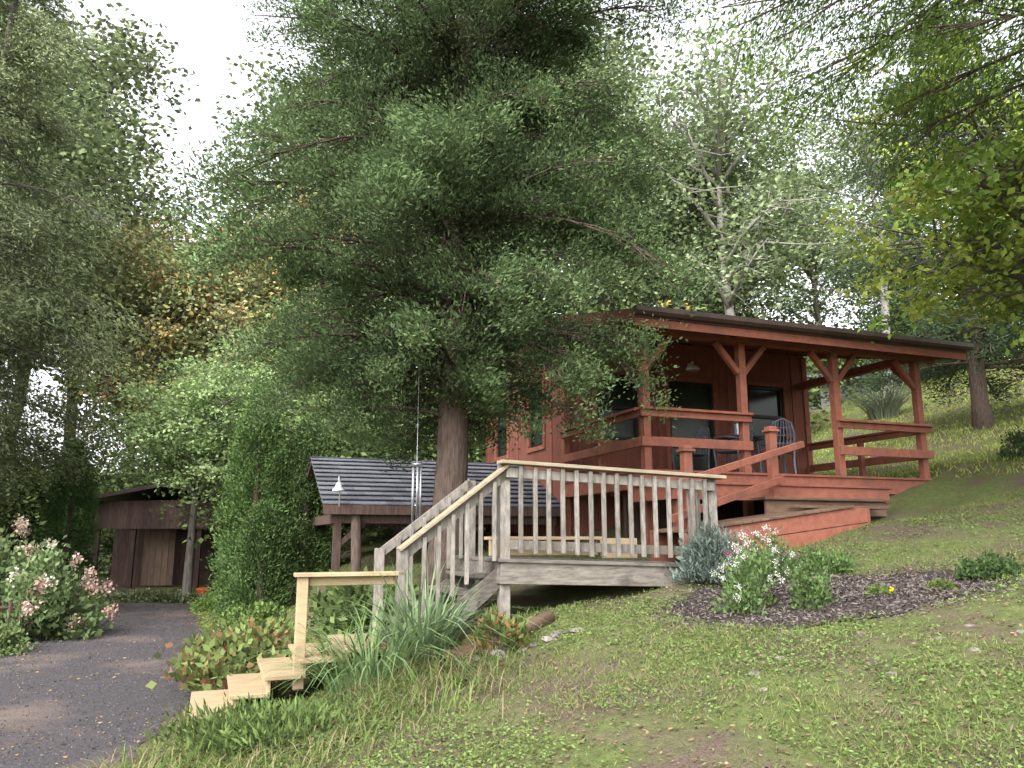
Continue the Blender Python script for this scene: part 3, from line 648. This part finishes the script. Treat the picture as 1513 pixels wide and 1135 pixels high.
n=6500; r=np.random.default_rng(17); t=r.uniform(0,1,n); bx=-2.55+2.4*t+r.normal(size=n)*.24; by=5.2+1.4*t+r.normal(size=n)*.45
far=r.uniform(size=n)<.25; by=np.where(far,r.uniform(6.6,13,n),by); bx=np.where(far,xr(by)+r.uniform(.0,.9,n),bx)
ok=bx>xr(by)-.1; bx=bx[ok];by=by[ok];n=len(bx)
K=colmix((.08,.125,.035),(.19,.24,.08),r.uniform(0,1,n)); dr_=r.uniform(size=n)<.25; K[dr_]=(.27,.22,.13)
me=strands('long_grass',np.stack([bx,by,G(bx,by)-.02],1),r.uniform(0,6.28,n),r.uniform(.08,.30,n),r.uniform(.002,.0045,n),r.uniform(.3,1.5,n),K,LEAF,4)
link(bpy.data.objects.new('long_grass',me))

# ---- mulch bed
bed=empty('mulch_bed'); V=[];F=[]; bc=(2.75,7.05); NR,NA=12,60
for i in range(NR+1):
    for j in range(NA):
        a=2*math.pi*j/NA; R=(i/NR)*(1+.1*math.sin(3*a+1)+.06*math.sin(7*a)); x=bc[0]+1.35*R*math.cos(a); y=bc[1]+.95*R*math.sin(a); V.append((x,y,gz(x,y)+.012+.03*(1-(i/NR)**2)))
for i in range(NR):
    for j in range(NA): j2=(j+1)%NA; F.append((i*NA+j,i*NA+j2,(i+1)*NA+j2,(i+1)*NA+j))
me=quads_mesh('mulch_soil',np.array(V),np.array(F),np.full((len(F),3),.05),M_mulch); link(bpy.data.objects.new('soil',me),bed)
def inbed(X,Y): return ((X-bc[0])/1.3)**2+((Y-bc[1])/.9)**2
n=12000; r=np.random.default_rng(5); a=r.uniform(0,6.28,n); R=np.sqrt(r.uniform(0,1,n))*1.08*(1+.1*r.normal(size=n)); x=bc[0]+1.35*R*np.cos(a);y=bc[1]+.95*R*np.sin(a)
Lv=Leaves(); Lv.add(np.stack([x,y,G(x,y)+.04*(1-np.clip(R,0,1)**2)+.015],1),unit(r.normal(size=(n,3))*[1,1,.4])*r.uniform(.02,.06,n)[:,None],.006,np.array([[.12,.1,.09]])*r.uniform(.25,1.6,(n,1)),r=r)
link(bpy.data.objects.new('mulch_chips',Lv.mesh('mulch_chips',BITS)),bed)

# ---- lawn: blades, clover, litter
r=np.random.default_rng(77)
def fan(n,r0,r1,a0=-.75,a1=.95):
    rad=r.uniform(r0,r1,n); a=r.uniform(a0,a1,n); return rad*np.sin(a),rad*np.cos(a)
def keep(x,y,extra=0):
    road=(x>xl(y)-.05)&(x<xr(y)+.05); lx=(x+.08)*E1[0]+(y-7.7)*E1[1]; ly=(x+.08)*E2[0]+(y-7.7)*E2[1]
    deck=(lx>-1.1)&(lx<2.4)&(ly>.05)&(ly<3.2)
    steps=(lx>-2.7)&(lx<=-1.1)&(ly>-.12)&(ly<1)
    px_=(x-CA[0])*E1[0]+(y-CA[1])*E1[1]; py_=(x-CA[0])*E2[0]+(y-CA[1])*E2[1]; cabm=(px_>-.4)&(px_<5.5)&(py_>-2.1)&(py_<7.4)
    return ~(road|deck|steps|cabm)&(inbed(x,y)>.9+.25*r.uniform(size=len(x)))
lawn=empty('lawn_grass')
x,y=fan(240000,3,17); pt=patch(x,y); ok=keep(x,y)&(r.uniform(size=len(x))<np.clip(pt*1.6-.2,.07,1)); x=x[ok];y=y[ok];pt=pt[ok]; n=len(x)
D=np.stack([r.normal(size=n)*.6,r.normal(size=n)*.6,r.uniform(.5,1.2,n)],1); D=unit(D)*(r.uniform(.025,.07,n)*np.clip(pt+.4,.5,1.3))[:,None]
K=colmix((.095,.13,.038),(.205,.25,.085),r.uniform(0,1,n)); dry=r.uniform(size=n)<.15; K[dry]=np.array([.26,.21,.125])
Lv=Leaves(); Lv.add(np.stack([x,y,G(x,y)],1),D,r.uniform(.0015,.0035,n),K,r=r); link(bpy.data.objects.new('blades',Lv.mesh('blades',LEAF)),lawn)
x,y=fan(190000,3,13); pt=patch(x*1.3+2,y*1.3); ok=keep(x,y)&(r.uniform(size=len(x))<np.clip(pt*2-.55,.05,1)); x=x[ok];y=y[ok]; n=len(x)
D=unit(np.stack([r.normal(size=n),r.normal(size=n),r.normal(size=n)*.35],1))*r.uniform(.014,.034,n)[:,None]
Lv=Leaves(); Lv.add(np.stack([x,y,G(x,y)+r.uniform(.008,.04,n)],1),D,r.uniform(.005,.012,n),colmix((.095,.145,.04),(.205,.28,.095),r.uniform(0,1,n)),flat=3,r=r); link(bpy.data.objects.new('clover',Lv.mesh('clover',LEAF)),lawn)
lit=Leaves(); x,y=fan(32000,3,20); ok=keep(x,y); x=x[ok];y=y[ok];n=len(x); s=r.uniform(.01,.04,n)
lit.add(np.stack([x,y,G(x,y)+.014],1),unit(np.stack([r.normal(size=n),r.normal(size=n),r.normal(size=n)*.25],1))*s[:,None],s*.3,colmix((.10,.065,.045),(.27,.185,.115),r.uniform(0,1,n))*r.uniform(.6,1.2,(n,1)),flat=3,r=r)
link(bpy.data.objects.new('leaf_litter',lit.mesh('leaf_litter',BITS)))
x=r.uniform(5,32,80000); y=r.uniform(12,40,80000); ok=keep(x,y); x=x[ok];y=y[ok]; n=len(x)
Lv=Leaves(); Lv.add(np.stack([x,y,G(x,y)],1),unit(np.stack([r.normal(size=n)*.6,r.normal(size=n)*.6,np.ones(n)],1))*r.uniform(.06,.14,n)[:,None],.009,colmix((.19,.25,.05),(.40,.45,.13),r.uniform(0,1,n)),r=r)
link(bpy.data.objects.new('meadow',Lv.mesh('meadow',LEAF)),lawn)
x=r.uniform(-16,-5,40000); y=r.uniform(5,24,40000); ok=(x<xl(y)+.1)|(x>xr(y)-.05); x=x[ok];y=y[ok];n=len(x)
Lv=Leaves(); Lv.add(np.stack([x,y,G(x,y)+r.uniform(0,.08,n)],1),unit(np.stack([r.normal(size=n),r.normal(size=n),np.ones(n)*.6],1))*r.uniform(.04,.1,n)[:,None],.012,colmix((.10,.15,.035),(.24,.3,.09),r.uniform(0,1,n)),r=r)
link(bpy.data.objects.new('verge',Lv.mesh('verge',LEAF)),lawn)

# stones
e=empty('edging_stones'); m=MB()
for i in range(34):
    t=r.uniform(); 
    if i<16: x=-.45+t*.9+r.normal()*.06; y=6.75+t*.35+r.normal()*.08
    else: x=r.uniform(1.2,3.2); y=r.uniform(4.6,6.0)
    s=r.uniform(.03,.09)*(1 if i<16 else .5); z=gz(x,y)-(0 if i<16 else .01); pr=[(s*.7,-s*.3),(s*1.1,s*.05),(s*.8,s*.4),(s*.2,s*.5)]
    b0=len(m.v); m.lathe((x,y,z),pr,7)
    for k_ in range(b0,len(m.v)): v=m.v[k_]; m.v[k_]=(v[0]+r.normal()*s*.12,v[1]+r.normal()*s*.12,v[2]+r.normal()*s*.08)
m.obj('stones',M_stone,e)
e=empty('landscape_log',(0,0,0)); m=MB(); m.tube([(-.55,6.85,gz(-.55,6.85)+.04),(0,7.1,gz(0,7.1)+.05),(.35,7.45,gz(.35,7.45)+.05)],[.06,.065,.06],9); m.obj('log',M_tread,e,smooth=True)
e=empty('garden_pot',(-7.7,20.3,gz(-7.7,20.3))); m=MB(); m.lathe((0,0,0),[(.1,0),(.17,.28),(.19,.28),(.19,.34),(.15,.34)],16); m.obj('pot',M_terra,e)

# ---------------------------------------------------------------- light, world, camera
w=bpy.data.worlds.new('World'); scene.world=w; w.use_nodes=True; nt=w.node_tree; N=nt.nodes; L=nt.links; N.clear()
out=N.new('ShaderNodeOutputWorld'); bg=N.new('ShaderNodeBackground'); sky=N.new('ShaderNodeTexSky'); sky.sky_type='NISHITA'; sky.sun_disc=False
sky.sun_elevation=math.radians(45); sky.sun_rotation=math.radians(205); sky.dust_density=4; sky.air_density=1.0
hs=N.new('ShaderNodeHueSaturation'); hs.inputs['Saturation'].default_value=.15; hs.inputs['Value'].default_value=4.3
L.new(sky.outputs[0],hs.inputs['Color']); L.new(hs.outputs[0],bg.inputs[0]); bg.inputs[1].default_value=.15; L.new(bg.outputs[0],out.inputs[0])
sd=bpy.data.lights.new('sun','SUN'); sd.energy=1.3; sd.angle=math.radians(25); sd.color=(1,.98,.96)
so_=bpy.data.objects.new('sun',sd); link(so_)
el=math.radians(45); rt=math.radians(205); dirv=Vector((math.sin(rt)*math.cos(el),math.cos(rt)*math.cos(el),math.sin(el)))
so_.rotation_euler=dirv.to_track_quat('Z','Y').to_euler(); so_.location=(-5,-8,15)
cd=bpy.data.cameras.new('camera'); cam=bpy.data.objects.new('camera',cd); link(cam); cam.location=(0,0,0)
cam.rotation_euler=(math.radians(90+11.07),0,0); cd.sensor_width=36; cd.lens=27.72; cd.clip_start=.05; cd.clip_end=1500
scene.camera=cam
scene.view_settings.view_transform='Standard'; scene.view_settings.look='None'; scene.view_settings.exposure=0
